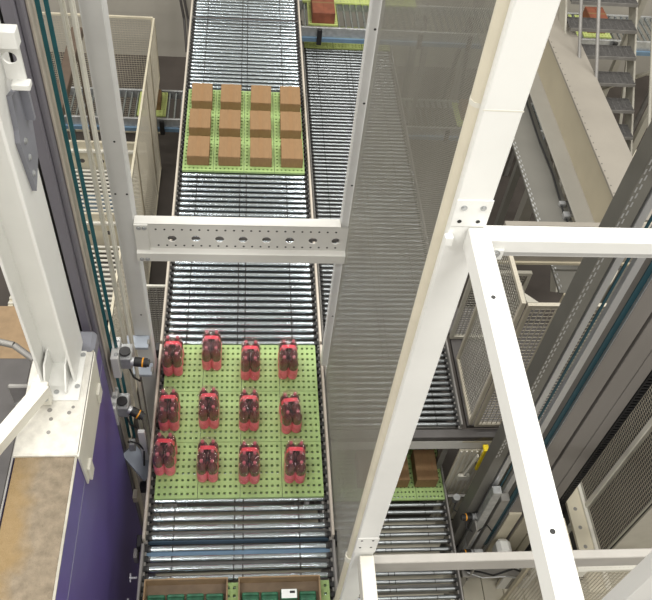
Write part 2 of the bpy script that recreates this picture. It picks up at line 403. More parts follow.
# ------------------------------------------------------------------ cardboard boxes on the far trays
def carton_proto(name, w, d, h):
    b = MB().bbox(-w / 2, w / 2, 0, d, 0, h, 0.004)
    bm = b.mesh('carton_body', 'cardboard')
    fl = MB()
    fl.box(-w / 2 + 0.004, -0.0015, 0.004, d - 0.004, h, h + 0.003); fl.box(0.0015, w / 2 - 0.004, 0.004, d - 0.004, h, h + 0.003)
    fm = fl.mesh('top_flaps', 'cardboard')
    tp = MB().box(-0.024, 0.024, 0.0, d, h + 0.0032, h + 0.004); tp.box(-0.024, 0.024, -0.0012, 0, h - 0.06, h + 0.004)
    return bm, fm, tp.mesh('tape', 'packing_tape')
BOX = carton_proto('carton', 0.284, 0.405, 0.155)
XB = [-0.622, -0.222, 0.19, 0.604]
for r in range(3):
    for c in range(4):
        t = thing('cardboard_box', (XB[c] + random.uniform(-.006, .006), 7.965 + 0.577 * r, 4.2012), f'closed brown cardboard box on a green tray, {ROW[r]}, {CO[c]}', 'box', 'cardboard boxes on the far trays')
        t.rotation_euler.z = random.uniform(-0.015, 0.015)
        for nm, me in zip(('carton_body', 'top_flaps', 'tape'), BOX): inst(nm, me, (0, 0, 0), t)

# ------------------------------------------------------------------ six-packs of bottles
BR = 0.0485
prof = [(0.032, 0), (BR - 0.002, 0.008), (BR, 0.03), (BR, 0.10), (BR - 0.002, 0.11), (BR - 0.002, 0.13), (BR, 0.14), (BR, 0.215), (BR - 0.003, 0.238), (0.037, 0.262), (0.026, 0.283), (0.0145, 0.300), (0.0135, 0.318)]
B_BODY = MB().lathe(prof, 14).mesh('bottle', 'bottle_dark')
B_CAP = MB().lathe([(0.0160, 0.308), (0.0160, 0.326), (0.0140, 0.3285)], 12).mesh('cap', 'cap_pink')
B_LAB = MB().lathe([(BR + 0.0008, 0.006), (BR + 0.0012, 0.03), (BR + 0.0012, 0.142), (BR + 0.0006, 0.150)], 14).mesh('label_sleeve', 'label_pink')
def wrap_mesh():
    w = 2 * BR + BR * 0.0 + 0.004; b = MB(); W2 = 2 * BR + 0.003; D = 6 * BR
    ring = []
    for cx, cy, a0 in ((W2 - BR, D - BR, 0), (-W2 + BR, D - BR, 90), (-W2 + BR, BR, 180), (W2 - BR, BR, 270)):
        for k in range(4):
            a = math.radians(a0 + 30 * k); ring.append((cx + (BR + 0.003) * math.cos(a), cy + (BR + 0.003) * math.sin(a)))
    n = len(ring); v = []
    for z, s in ((0.004, 1.0), (0.15, 1.0), (0.225, 0.99), (0.29, 0.93), (0.325, 0.80), (0.333, 0.4)):
        v += [(x * s, BR * 3 + (y - BR * 3) * (s if s > .9 else 0.93), z) for x, y in ring]
    b.add(v, [(k * n + i, k * n + (i + 1) % n, (k + 1) * n + (i + 1) % n, (k + 1) * n + i) for k in range(5) for i in range(n)] + [tuple(range(5 * n, 6 * n))], 0, True)
    return b.mesh('shrink_wrap', 'shrink_film')
B_WRAP = wrap_mesh()
hb = MB(); pts = []
for k in range(9):
    u = -1 + k / 4; pts.append((u * (2 * BR - 0.01), 0.285 + 0.012 * (1 - u * u) - (0.05 if abs(u) == 1 else 0)))
hv = [(x, y, z) for x, z in pts for y in (4 * BR - 0.02, 4 * BR + 0.02)]
hb.add(hv, [(2 * i, 2 * i + 1, 2 * i + 3, 2 * i + 2) for i in range(8)])
B_HAND = hb.mesh('carry_handle', 'handle_red')
PACKS = [[(-0.738, 3.545, -2), (-0.331, 3.469, -1), (0.063, 3.445, 0), (0.495, 3.446, -2)],
         [(-0.725, 4.028, 1), (-0.336, 4.047, 1), (0.059, 4.021, 0), (0.487, 3.99, 6)],
         [(-0.729, 4.68, 0), (-0.333, 4.752, 0), (0.068, 4.625, -1), (0.464, 4.637, 0)]]
for r in range(3):
    for c in range(4):
        x, y, a = PACKS[r][c]
        t = thing('bottle_pack', (x - 0.008, y - 0.01, 4.2012), f'shrink-wrapped six-pack of dark red drink bottles, {ROW[r]}, {CO[c]}', 'bottle pack', 'six-packs on the green trays')
        t.rotation_euler.z = math.radians(a); t.scale = (1.02, 1.05, 1.07)
        for i in (-1, 1):
            for j in range(3):
                b = inst('bottle', B_BODY, (i * BR, BR + 2 * BR * j, 0), t, (0, 0, random.uniform(0, 3)))
                inst('cap', B_CAP, (0, 0, 0), b); inst('label_sleeve', B_LAB, (0, 0, 0), b)
        inst('carry_handle', B_HAND, (0, 0, 0), t); inst('shrink_wrap', B_WRAP, (0, 0, 0), t)

# ------------------------------------------------------------------ open crates at the bottom edge
for k, (x0, x1, nm) in enumerate(((-0.835, -0.125, 'left'), (-0.035, 0.675, 'right'))):
    for q in range(2):
        for r in range(2):
            place_tray(T_GREEN, XT[2 * k + q], 2.21 - 0.592 * r, 4.1705, ('green tray under the %s brown crate, %s half, %s' % (nm, ('left', 'right')[q], ('back', 'front')[r])), 'green trays under the crates')
    y0, y1, h = 1.93, 2.505, 0.135; z = 4.2012
    t = thing('open_crate', ((x0 + x1) / 2, y0, z), f'open brown cardboard crate holding green packets, {nm} one at the bottom edge', 'crate', 'brown crates at the bottom edge')
    part('crate_floor', MB().box(x0 + .01, x1 - .01, y0 + .01, y1 - .01, z, z + 0.008), 'crate_inside', t)
    for nn, a in (('front_wall', (x0, x1, y0, y0 + .012)), ('back_wall', (x0, x1, y1 - .012, y1)), ('side_wall', (x0, x0 + .012, y0 + .012, y1 - .012)), ('side_wall', (x1 - .012, x1, y0 + .012, y1 - .012))):
        part(nn, MB().bbox(*a, z, z + h, 0.003), 'crate_brown', t)
    cx = (x0 + x1) / 2
    part('hand_slot', MB().box(cx - 0.07, cx + 0.07, y1 - .0135, y1 - .012, z + h - 0.04, z + h - 0.022), 'crate_inside', t)
    part('tab', MB().box(cx - 0.16, cx - 0.10, y1 - .0135, y1 + .001, z + h - .004, z + h + 0.006), 'crate_brown', t)
    part('tab', MB().box(cx + 0.10, cx + 0.16, y1 - .0135, y1 + .001, z + h - .004, z + h + 0.006), 'crate_brown', t)
    for r in range(2):
        for c in range(4):
            px = x0 + 0.095 + c * 0.165 + 0.01; py = 2.385 - 0.2 * r
            wh = (k == 1 and c == 2 and r == 0)
            lab = ('white topped green carton with a black mark in the right crate' if wh else f'green packet in the {nm} crate, {("back", "front")[r]} row, {CO[c]}')
            p = thing('green_packet', (px, py, z + .009), lab, 'packet', None if wh else 'green packets in the crates')
            hh = 0.14 if wh else 0.085 + random.uniform(-.008, .008)
            part('packet_body', MB().bbox(px - .072, px + .072, py - .085, py + .0, z + .0092, z + .009 + hh, 0.008), 'pack_green', p)
            if wh:
                part('packet_top', MB().box(px - .066, px + .066, py - .08, py - .004, z + .009 + hh, z + .012 + hh), 'pack_white', p)
                part('printed_mark', MB().box(px + .005, px + .05, py - .04, py - .018, z + .012 + hh, z + .0125 + hh), 'print_black', p)
            else:
                part('packet_fold', MB().prism_x([(py - .06, z + .009 + hh), (py - .025, z + .009 + hh), (py - .0425, z + .025 + hh)], px - .065, px + .065), 'pack_green', p)

# ------------------------------------------------------------------ portal frame over the bottle trays
pl = thing('steel_post', (-0.99, 4.78, 0), 'pale grey square steel post standing left of the main conveyor, carrying the drilled beam', 'post')
part('post_shaft', MB().bbox(-1.068, -0.915, 4.70, 4.86, 0.0, 11.0, 0.008), 'pale_grey_paint', pl)
bolts(pl, HOLE_Y, [(-0.975, 4.7, z) for z in (7.28, 5.2)] + [(-1.03, 4.7, 6.75), (-0.94, 4.7, 6.75)], 'bolt_hole')
pr = thing('steel_post', (0.805, 4.78, 0), 'narrow pale post at the far edge of the perforated screen', 'post')
part('post_shaft', MB().bbox(0.80, 0.888, 4.70, 4.80, 4.35, 11.0, 0.006), 'pale_grey_paint', pr)
part('post_foot', MB().bbox(0.85, 0.90, 4.69, 4.81, 0.0, 4.35, 0.006), 'pale_grey_paint', pr)
bolts(pr, HOLE_Y, [(0.845, 4.7, z) for z in (6.1, 6.9, 7.7, 8.3, 5.2)], 'bolt_hole')

cb = thing('drilled_beam', (-0.04, 4.64, 5.96), 'pale drilled steel cross beam with round holes bridging the main conveyor', 'beam')
HX = [-0.613 + 0.1975 * i for i in range(8)]
def web_with_holes(x0, x1, z0, z1, y0, y1, cxs, cz, r):
    b = MB(); n = 16; xs = [x0] + [(a + c) / 2 for a, c in zip(cxs[:-1], cxs[1:])] + [x1]
    for i, cx in enumerate(cxs):
        a0, a1 = xs[i], xs[i + 1]; v = []; ring = []; out = []
        for k in range(n):
            q = 2 * math.pi * (k + .5) / n; dx, dz = math.cos(q), math.sin(q)
            tx = ((a1 if dx > 0 else a0) - cx) / dx if abs(dx) > 1e-6 else 1e9
            tz = ((z1 if dz > 0 else z0) - cz) / dz if abs(dz) > 1e-6 else 1e9
            t = min(tx, tz); ring.append((cx + r * dx, cz + r * dz)); out.append([cx + t * dx, cz + t * dz])
        corners = [(a0, z0), (a1, z0), (a1, z1), (a0, z1)]
        for k in range(n):
            A, B = out[k], out[(k + 1) % n]; P, Q = ring[k], ring[(k + 1) % n]
            poly = [P, A]
            for c in corners:
                ea = (abs(A[0] - c[0]) < 1e-6 or abs(A[1] - c[1]) < 1e-6); eb = (abs(B[0] - c[0]) < 1e-6 or abs(B[1] - c[1]) < 1e-6)
                if ea and eb and not (abs(A[0] - B[0]) < 1e-6 or abs(A[1] - B[1]) < 1e-6): poly.append(c)
            poly += [B, Q]; m = len(poly)
            b.add([(p[0], y0, p[1]) for p in poly], [tuple(range(m))]); b.add([(p[0], y1, p[1]) for p in poly], [tuple(reversed(range(m)))])
            b.add([(P[0], y0, P[1]), (Q[0], y0, Q[1]), (Q[0], y1, Q[1]), (P[0], y1, P[1])], [(0, 1, 2, 3)])
    return b
part('web', web_with_holes(-0.914, 0.885, 6.18, 6.46, 4.655, 4.665, HX, 6.295, 0.038), 'beam_paint', cb)
part('top_flange', MB().bbox(-0.914, 0.798, 4.655, 4.75, 6.46, 6.47, 0.003), 'beam_paint', cb)
part('lower_flange', MB().prism_x([(4.655, 6.18), (4.615, 6.15), (4.615, 6.055), (4.627, 6.055), (4.627, 6.145), (4.667, 6.175)], -0.914, 0.885), 'beam_paint', cb)
part('end_plate', MB().bbox(-0.914, -0.80, 4.64, 4.655, 6.06, 6.465, 0.003), 'beam_paint', cb)
bolts(cb, BOLT_Y, [(-0.875, 4.64, 6.43), (-0.83, 4.64, 6.43), (-0.875, 4.615, 6.08), (-0.83, 4.615, 6.08)])
bolts(cb, HOLE_Y, [(-0.74 + 0.0715 * i + dx, 4.655, z) for i in range(22) for z, dx in ((6.405, 0), (6.215, 0.01))], 'bolt_hole')

part('dark_slit_rod', MB().cyl((-0.914, 4.70, 6.262), (0.798, 4.70, 6.262), 0.014, 8), 'mast_dark', cb)  # added rod, imitates the dark bar of rollers seen through the holes
# perforated screen
ps = thing('perforated_screen', (0.81, 3.55, 3.4), 'tall grey perforated metal screen between the white post and the narrow post', 'screen')
sheet = MB(); Y0, Y1, Z0, Z1 = 2.345, 4.69, 3.4, 10.6; pt = 0.013; bw = 0.0055
n = int((Y1 - Y0) / pt)
for i in range(n): y = Y0 + i * pt; sheet.box(0.8624, 0.863, y, y + bw, Z0, Z1)
n = int((Z1 - Z0) / pt)
for i in range(n): z = Z0 + i * pt; sheet.box(0.8624, 0.863, Y0, Y1, z, z + bw)
o = part('perforated_sheet', sheet, 'perforated_steel', ps); o['kind'] = 'stuff'
part('edge_frame', MB().box(0.855, 0.87, Y0, Y1, 3.36, 3.4), 'dull_steel', ps)
0 and part('stiffener', MB().box(0.8095, 0.83, 3.50, 3.53, 3.4, 10.6), 'perforated_steel', ps)

# near portal: white post, joints and beams
wp = thing('steel_post', (0.88, 2.27, 0), 'bright white square post right of the perforated screen, with bolted joints', 'post')
part('post_shaft', MB().bbox(0.812, 0.957, 2.20, 2.335, 0.0, 11.6, 0.005), 'white_paint', wp)
part('post_tube', MB().cyl((0.812, 2.27, 0.0), (0.812, 2.27, 11.6), 0.032, 20), 'tube_cream', wp, 'rounded cream tube along the post side')
part('splice_plate', MB().bbox(0.812, 0.960, 2.195, 2.20, 8.985, 9.13, 0.002), 'white_paint', wp)
bolts(wp, bolt_mesh(0.009, 0.009), [(0.848, 2.195, 9.09), (0.925, 2.195, 9.09)]); bolts(wp, HOLE_Y, [(0.845, 2.195, 9.015), (0.92, 2.195, 9.015)], 'bolt_hole')
part('splice_plate', MB().bbox(0.806, 0.962, 2.195, 2.20, 5.60, 5.86, 0.002), 'white_paint', wp)
bolts(wp, HOLE_Y, [(0.84, 2.195, 5.82), (0.92, 2.195, 5.82), (0.84, 2.195, 5.70), (0.92, 2.195, 5.70)], 'bolt_hole')
part('weld_seam', MB().box(0.812, 0.958, 2.1988, 2.20, 9.548, 9.554), 'warm_white_paint', wp)
part('side_lug', MB().bbox(0.80, 0.835, 2.17, 2.20, 8.895, 8.945, 0.004), 'white_paint', wp)
part('collar', MB().cyl((0.812, 2.27, 9.53), (0.812, 2.27, 9.55), 0.0335, 20), 'warm_white_paint', wp)
part('collar', MB().cyl((0.812, 2.27, 5.30), (0.812, 2.27, 5.38), 0.038, 20), 'warm_white_paint', wp)

yb = thing('steel_beam', (0.905, 2.185, 8.87), 'bright white box beam coming towards the camera from the white post', 'beam')
part('beam_shaft', MB().bbox(0.888, 0.972, -0.6, 2.194, 8.875, 8.985, 0.006), 'white_paint', yb)
bolts(yb, HOLE_Z, [(0.92, 1.83, 8.985), (0.925, 0.92, 8.985)], 'bolt_hole')
xb = thing('steel_beam', (0.96, 2.27, 8.77), 'bright white box beam leaving the white post to the right edge', 'beam')
part('beam_shaft', MB().bbox(0.968, 4.2, 2.20, 2.29, 8.83, 8.905, 0.005), 'white_paint', xb)
part('bottom_flange', MB().box(0.968, 4.2, 2.225, 2.29, 8.785, 8.83), 'pale_grey_paint', xb)
part('end_cleat', MB().bbox(0.968, 1.07, 2.186, 2.20, 8.80, 8.86, 0.003), 'white_paint', xb)
bolts(xb, BOLT_Y, [(1.0, 2.186, 8.815), (1.035, 2.186, 8.84)])
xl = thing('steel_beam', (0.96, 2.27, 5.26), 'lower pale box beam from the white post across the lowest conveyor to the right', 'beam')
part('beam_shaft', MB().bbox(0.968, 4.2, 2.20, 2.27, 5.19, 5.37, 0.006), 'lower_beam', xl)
yl = thing('steel_beam', (0.905, 2.185, 5.4), 'short pale beam from the lower joint of the white post towards the camera', 'beam')
part('beam_shaft', MB().bbox(0.85, 0.955, -0.6, 2.184, 5.42, 5.58, 0.006), 'warm_white_paint', yl)
bolts(yl, HOLE_Z, [(0.915, 1.80, 5.58), (0.90, 1.5, 5.58)], 'bolt_hole')
rp = thing('steel_post', (2.1, 1.33, 0), 'white post cutting across the bottom right corner', 'post')
part('post_shaft', MB().bbox(1.99, 2.22, 1.30, 1.40, 0.0, 11.6, 0.004), 'white_paint', rp)
part('base_flange', MB().bbox(1.93, 2.28, 1.24, 1.46, 0.0, 0.02, 0.003), 'white_paint', rp)

# ------------------------------------------------------------------ column on the concrete wall
hc = thing('steel_column', (-1.40, 3.58, 6.03), 'large pale H-section column standing on the concrete wall at left', 'column')
part('flange', MB().bbox(-1.525, -1.503, 3.40, 3.77, 6.032, 11.4, 0.003), 'white_paint', hc)
part('flange', MB().bbox(-1.285, -1.263, 3.40, 3.77, 6.032, 11.4, 0.003), 'white_paint', hc)
part('web', MB().box(-1.503, -1.285, 3.575, 3.59, 6.032, 11.4), 'white_paint', hc)
for x in (-1.47, -1.32):
    part('gusset', MB().prism_x([(3.29, 6.032), (3.575, 6.032), (3.575, 6.22), (3.42, 6.22), (3.29, 6.07)], x - .007, x + .007), 'white_paint', hc)
part('foot_plate', MB().bbox(-1.56, -1.225, 3.24, 3.69, 6.018, 6.032, 0.003), 'white_paint', hc)
bolts(hc, BOLT_Z, [(-1.52, 3.33, 6.032), (-1.395, 3.31, 6.032), (-1.25, 3.36, 6.032), (-1.245, 3.65, 6.032)])
bp = thing('base_plate', (-1.39, 3.3, 6.0), 'scuffed white angle plate capping the concrete wall under the column', 'plate')
part('top_plate', MB().bbox(-1.62, -1.168, 2.80, 3.69, 6.0035, 6.017, 0.003), 'scuffed_white', bp)
part('side_plate', MB().prism_x([(2.78, 6.017), (2.80, 5.55), (3.62, 5.55), (3.69, 6.017)], -1.176, -1.162), 'warm_white_paint', bp)
part('side_tab', MB().bbox(-1.162, -1.14, 2.84, 2.94, 5.53, 5.70, 0.004), 'warm_white_paint', bp)
part('side_tab', MB().bbox(-1.162, -1.14, 3.46, 3.57, 5.63, 5.76, 0.004), 'warm_white_paint', bp)
part('lip', MB().bbox(-1.62, -1.168, 2.786, 2.80, 5.985, 6.02, 0.003), 'scuffed_white', bp)
for k in range(5):
    q = random.Random(k); x = -1.45 + q.uniform(0, .2); y = 2.95 + q.uniform(0, .25)
    part('anchor_mark', MB().cyl((x, y, 6.017), (x, y, 6.019), 0.012 + 0.008 * q.random(), 10), 'rail_grey', bp)
ar = thing('diagonal_brace', (-1.5, 3.2, 6.1), 'pale square brace leaning left from the foot of the H-section column', 'brace')
part('brace_shaft', MB().bar((-1.44, 3.24, 6.20), (-1.93, 2.36, 6.17), 0.10, 0.10), 'warm_white_paint', ar)
part('clevis', MB().bbox(-1.53, -1.41, 3.19, 3.27, 6.034, 6.24, 0.006), 'warm_white_paint', ar)
bolts(ar, BOLT_Y, [(-1.49, 3.19, 6.19), (-1.44, 3.19, 6.12)])
# grey hanger bracket and white cleat on the column
gb = thing('hanger_bracket', (-1.25, 3.5, 8.1), 'blue-grey bolted hanger bracket on the upper side of the H-section column', 'bracket')
part('bracket_plate', MB().prism_x([(3.56, 8.52), (3.80, 8.44), (3.84, 8.34), (3.74, 7.95), (3.56, 7.84), (3.50, 8.25), (3.53, 8.32)], -1.262, -1.235), 'bracket_grey', gb)
part('bracket_wing', MB().box(-1.235, -1.19, 3.70, 3.73, 8.25, 8.50), 'bracket_grey', gb)
bolts(gb, BOLT_X, [(-1.235, 3.585, z) for z in (8.20, 8.08, 7.96)])
wc = thing('white_cleat', (-1.2, 3.62, 8.55), 'small white pressed cleat with a round hole high on the column', 'cleat')
part('cleat_plate', web_with_holes(-1.255, -1.155, 8.58, 8.80, 3.62, 3.634, [-1.215], 8.71, 0.036), 'white_paint', wc)
part('cleat_tab', MB().bbox(-1.23, -1.135, 3.57, 3.634, 8.545, 8.58, 0.004), 'white_paint', wc)
part('cleat_tab', MB().bbox(-1.262, -1.14, 3.56, 3.634, 8.80, 8.90, 0.004), 'white_paint', wc)

# left lift mast with belts
lm = thing('lift_mast', (-1.42, 4.2, 0), 'dark grey profiled lift mast behind the H-section column', 'mast')
part('mast_profile', MB().bbox(-1.66, -1.40, 4.14, 4.42, 0.0, 11.4, 0.006), 'mast_grey', lm)
part('guide_groove', MB().box(-1.40, -1.365, 4.22, 4.42, 0.0, 11.4), 'mast_dark', lm)
part('guide_rail', MB().bbox(-1.365, -1.29, 4.12, 4.42, 0.0, 11.4, 0.008), 'mast_violet_grey', lm)
part('cover_strip', MB().bbox(-1.29, -1.255, 4.16, 4.40, 0.0, 11.4, 0.006), 'mast_violet_grey', lm)
part('edge_strip', MB().bbox(-1.253, -1.235, 4.22, 4.36, 0.0, 11.4, 0.004), 'rail_cream', lm)
part('mast_line', MB().box(-1.52, -1.508, 4.136, 4.14, 0.0, 11.4), 'mast_dark', lm)
for x, nm in ((-1.205, 'left'), (-1.155, 'right')):
    bt = thing('lift_belt', (x, 4.3, 3.6), f'teal lift belt hanging beside the left mast, {nm} of the pair', 'belt', 'teal belts of the left lift')
    part('belt_band', MB().box(x - 0.014, x + 0.013, 4.29, 4.30, 3.6, 11.4), 'teal_belt', bt)
    part('belt_edge', MB().box(x - 0.019, x - 0.014, 4.29, 4.302, 3.6, 11.4), 'wire_pale', bt)
for x, nm in ((-1.125, 'left'), (-1.066, 'right')):
    tr = thing('guide_rod', (x, 4.5, 0), f'thin cream guide rail beside the pale post, {nm} of the pair', 'rail', 'cream guide rails at left')
    part('rail_bar', MB().bbox(x - 0.011, x + 0.011, 4.49, 4.53, 0.0, 11.4, 0.003), 'warm_white_paint', tr)
    part('rail_lip', MB().box(x + 0.011, x + 0.016, 4.52, 4.55, 0.0, 11.4), 'warm_white_paint', tr)
part('rail_stop', MB().bbox(-1.085, -1.045, 4.44, 4.49, 9.0, 9.2, 0.004), 'black_steel', tr)

# drive machinery between the wall and the conveyor
def motor(parent, p, axis, L=0.16, r=0.045):
    p = Vector(p); d = Vector(axis).normalized()
    m = part('motor', MB().cyl(p, p + d * L, r, 16), 'black_rubber', parent)
    part('motor_collar', MB().cyl(p - d * 0.03, p, r * 0.92, 16), 'silver', m)
    part('motor_band', MB().cyl(p + d * (L * 0.62), p + d * (L * 0.74), r * 1.04, 16), 'orange_plastic', m)
    part('motor_cap', MB().cyl(p + d * L, p + d * (L + 0.02), r * 0.8, 16), 'black_steel', m)
for (p, ax, lab, yy, zz) in (((-1.00, 4.22, 5.12), (1, -0.10, -0.05), 'upper lift drive with black motor and orange band beside the pale post', 4.42, 4.9),
                             ((-1.08, 4.08, 4.50), (1, -0.35, -0.45), 'lower lift drive with tilted black motor between purple wall and conveyor', 4.3, 4.2)):
    t = thing('lift_drive', (-1.08, yy, zz - 0.3), lab, 'drive unit')
    motor(t, p, ax, 0.115)
    part('gearbox', MB().bbox(p[0] - 0.13, p[0] - 0.02, p[1] - 0.02, p[1] + 0.16, p[2] - 0.10, p[2] + 0.07, 0.012), 'galvanised', t)
    part('mount_plate', MB().bbox(p[0] - 0.20, p[0] - 0.13, p[1] - 0.05, p[1] + 0.2, p[2] - 0.2, p[2] + 0.11, 0.006), 'pale_grey_paint', t)
    part('cable', MB().tube([(p[0] - .06, p[1], p[2] - .09), (p[0] - .02, p[1] - .05, p[2] - .18), (p[0] + .03, p[1] - .04, p[2] - .26), (p[0] + .02, p[1] + .06, p[2] - .36)], 0.009, 6), 'black_rubber', t)
    part('pulley', MB().cyl((p[0] - .08, p[1] + .05, p[2] + .075), (p[0] - .08, p[1] + .05, p[2] + .10), 0.05, 16), 'black_steel', t)
    bolts(t, BOLT_Z, [(p[0] - .15, p[1] + d, p[2] + .11) for d in (0.0, .08, .16)])
sp = thing('lift_carriage', (-1.05, 4.0, 3.5), 'pale drilled carriage plate beside the purple wall end', 'carriage')
part('carriage_plate', MB().bar((-1.16, 3.98, 3.92), (-0.945, 3.80, 3.70), 0.17, 0.03), 'grey_blue_steel', sp)
part('upright_plate', MB().bbox(-1.02, -0.955, 3.92, 3.96, 3.6, 4.35, 0.004), 'pale_grey_paint', sp)
part('slide_block', MB().bbox(-1.13, -1.07, 3.92, 3.99, 3.98, 4.12, 0.006), 'galvanised', sp)
part('slide_block', MB().bbox(-1.05, -0.99, 3.70, 3.78, 3.5, 3.62, 0.006), 'black_rubber', sp)
part('slide_block', MB().bbox(-1.12, -1.07, 3.62, 3.72, 3.45, 3.56, 0.006), 'cream_paint', sp)
part('hose', MB().tube([(-1.13, 3.95, 4.12), (-1.10, 3.9, 4.22), (-1.03, 3.9, 4.18), (-0.99, 3.93, 4.0), (-1.0, 3.86, 3.8)], 0.010, 6), 'black_rubber', sp)
for q, (z, y) in enumerate(((4.86, 4.62), (4.42, 4.60))):
    tie = thing('tie_bar', (-1.0, y, z), ('blue-grey tie bar from the guide rails to the conveyor side, %s one' % ('upper', 'lower')[q]), 'bar', 'blue-grey tie bars at left')
    part('bar_shaft', MB().bbox(-1.14, -0.925, y - .07, y + .08, z - .018, z + .018, 0.004), 'grey_blue_steel', tie)
    part('clamp', MB().bbox(-0.94, -0.915, y - .03, y + .03, z - .025, z + .025, 0.006), 'dull_steel', tie)
# left edge clutter
dp = thing('machine_cover', (-1.95, 3.6, 0), 'dark grey sheet metal machine cover at the left edge', 'machine cover')
part('cover_panel', MB().bbox(-2.30, -1.93, 2.6, 4.35, 0.0, 5.0, 0.02), 'mast_dark', dp)
part('cover_edge', MB().bbox(-1.935, -1.915, 2.6, 4.35, 4.96, 5.03, 0.004), 'dull_steel', dp)
pp = thing('bent_pipe', (-1.9, 3.9, 5.3), 'bent grey steel pipe beside the H-section column foot', 'pipe')
part('pipe_run', MB().tube([(-2.2, 3.95, 5.72), (-2.0, 3.92, 5.84), (-1.85, 3.88, 5.84), (-1.7, 3.80, 5.76), (-1.64, 3.74, 5.60)], 0.028, 10), 'dull_steel', pp)
part('pipe_bracket', MB().bbox(-1.90, -1.66, 3.62, 3.66, 5.25, 5.62, 0.01), 'dull_steel', pp)
bolts(pp, bolt_mesh(0.03, 0.03), [(-1.86, 3.62, 5.35)])
ldk = thing('timber_platform', (-2.8, 6.0, 0), 'cream platform with dark brown edge beam at the left edge', 'platform')
part('platform_deck', MB().box(-3.8, -2.05, 4.6, 6.9, 2.5, 2.56), 'crate_brown', ldk)
part('edge_beam', MB().box(-2.42, -2.28, 4.5, 6.9, 2.56, 2.78), 'brown_steel', ldk)
for x in (-3.7, -2.15):
    for y in (4.7, 6.8): part('leg', MB().box(x - .05, x + .05, y - .05, y + .05, 0, 2.5), 'brown_steel', ldk)

# ------------------------------------------------------------------ wire cages
def wire_panel_x(parent, x, y0, y1, z0, z1, pitch, w, m, frame, fw=0.04):
    """panel standing in a plane of constant x"""
    b = MB(); y = y0 + pitch / 2
    while y < y1: b.box(x - w / 2, x + w / 2, y - w / 2, y + w / 2, z0, z1); y += pitch
    z = z0 + pitch / 2
    while z < z1: b.box(x + w / 2, x + 1.5 * w, y0, y1, z - w / 2, z + w / 2); z += pitch
    o = part('wire_mesh', b, m, parent); o['kind'] = 'stuff'
    for a, c in ((y0, y0 + fw), (y1 - fw, y1)): part('frame_upright', MB().box(x - fw / 2, x + fw / 2, a, c, z0, z1), frame, parent)
    for a, c in ((z0, z0 + fw), (z1 - fw, z1)): part('frame_rail', MB().box(x - fw / 2, x + fw / 2, y0 + fw, y1 - fw, a, c), frame, parent)
def wire_panel_y(parent, y, x0, x1, z0, z1, pitch, w, m, frame, fw=0.04):
    b = MB(); x = x0 + pitch / 2
    while x < x1: b.box(x - w / 2, x + w / 2, y - w / 2, y + w / 2, z0, z1); x += pitch
    z = z0 + pitch / 2
    while z < z1: b.box(x0, x1, y + w / 2, y + 1.5 * w, z - w / 2, z + w / 2); z += pitch
    o = part('wire_mesh', b, m, parent); o['kind'] = 'stuff'
    for a, c in ((x0, x0 + fw), (x1 - fw, x1)): part('frame_upright', MB().box(a, c, y - fw / 2, y + fw / 2, z0, z1), frame, parent)
    for a, c in ((z0, z0 + fw), (z1 - fw, z1)): part('frame_rail', MB().box(x0 + fw, x1 - fw, y - fw / 2, y + fw / 2, a, c), frame, parent)

lc = thing('wire_cage', (-1.76, 13.7, 0), 'cream wire mesh safety cage left of the main conveyor, upper left', 'cage')
wire_panel_y(lc, 13.72, -4.1, -1.78, 0.02, 2.78, 0.05, 0.006, 'wire_pale', 'cream_paint')
ys = [6.2, 8.1, 10.0, 11.8, 12.6]
for a, c in zip(ys[:-1], ys[1:]): wire_panel_x(lc, -1.757, a, c, 0.02, 2.78, 0.05, 0.005, 'wire_pale', 'cream_paint', 0.035)
wire_panel_x(lc, -1.757, 12.6, 13.7, 1.45, 2.78, 0.05, 0.005, 'wire_pale', 'cream_paint', 0.035)
for k, (yp, yd) in enumerate(((11.6, 10.15), (9.75, 8.2))):
    t = thing('slatted_table', (-2.75, yd, 0), ('cream slatted transfer table inside the left cage, %s one' % ('far', 'near')[k]), 'table', 'slatted tables in the left cage')
    part('back_plate', MB().bbox(-3.8, -1.84, yp, yp + .05, 0.6, 1.5, 0.006), 'cream_paint', t)
    part('plate_ledge', MB().bbox(-3.8, -1.84, yp - .06, yp, 1.28, 1.34, 0.006), 'warm_white_paint', t)
    hm = MB().cyl((0, 0, 0), (0, -0.003, 0), 0.05, 12).mesh('plate_hole', 'mast_dark')
    for x in (-3.5, -3.05, -2.7, -2.35, -2.05): inst('plate_hole', hm, (x + 2.75, yp - yd, 1.05), t)
    y = yd
    sm = MB().bbox(-0.98, 0.98, -0.022, 0.022, -0.03, 0.0, 0.005).mesh('slat', 'warm_white_paint')
    while y < yp - 0.08: inst('slat', sm, (-0.07, y - yd, 0.9), t); y += 0.105
    for x in (-3.76, -1.9): part('side_beam', MB().box(x - .04, x + .04, yd, yp - .0, 0.74, 0.87), 'cream_paint', t)
    for x in (-3.76, -1.9): part('leg', MB().box(x - .03, x + .03, yd + .05, yd + .13, 0.0, 0.74), 'cream_paint', t)
    part('lower_pan', MB().box(-3.7, -1.95, yd + .2, yp - .1, 0.3, 0.33), 'blue_steel' if k == 0 else 'rail_grey', t)
brn = thing('brown_beam', (-2.6, 10, 3.1), 'dark brown steel beam crossing above the left cage', 'beam')
part('beam_shaft', MB().bbox(-3.05, -2.86, 7.6, 12.6, 3.05, 3.22, 0.01), 'brown_steel', brn)
part('hanger', MB().box(-3.0, -2.92, 12.4, 12.5, 0.0, 3.05), 'brown_steel', brn)
part('hanger', MB().box(-3.0, -2.92, 7.7, 7.8, 0.0, 3.05), 'brown_steel', brn)
mf = thing('mesh_gate', (-1.2, 6.5, 0), 'small dark mesh gate between the pale post and the main conveyor', 'gate')
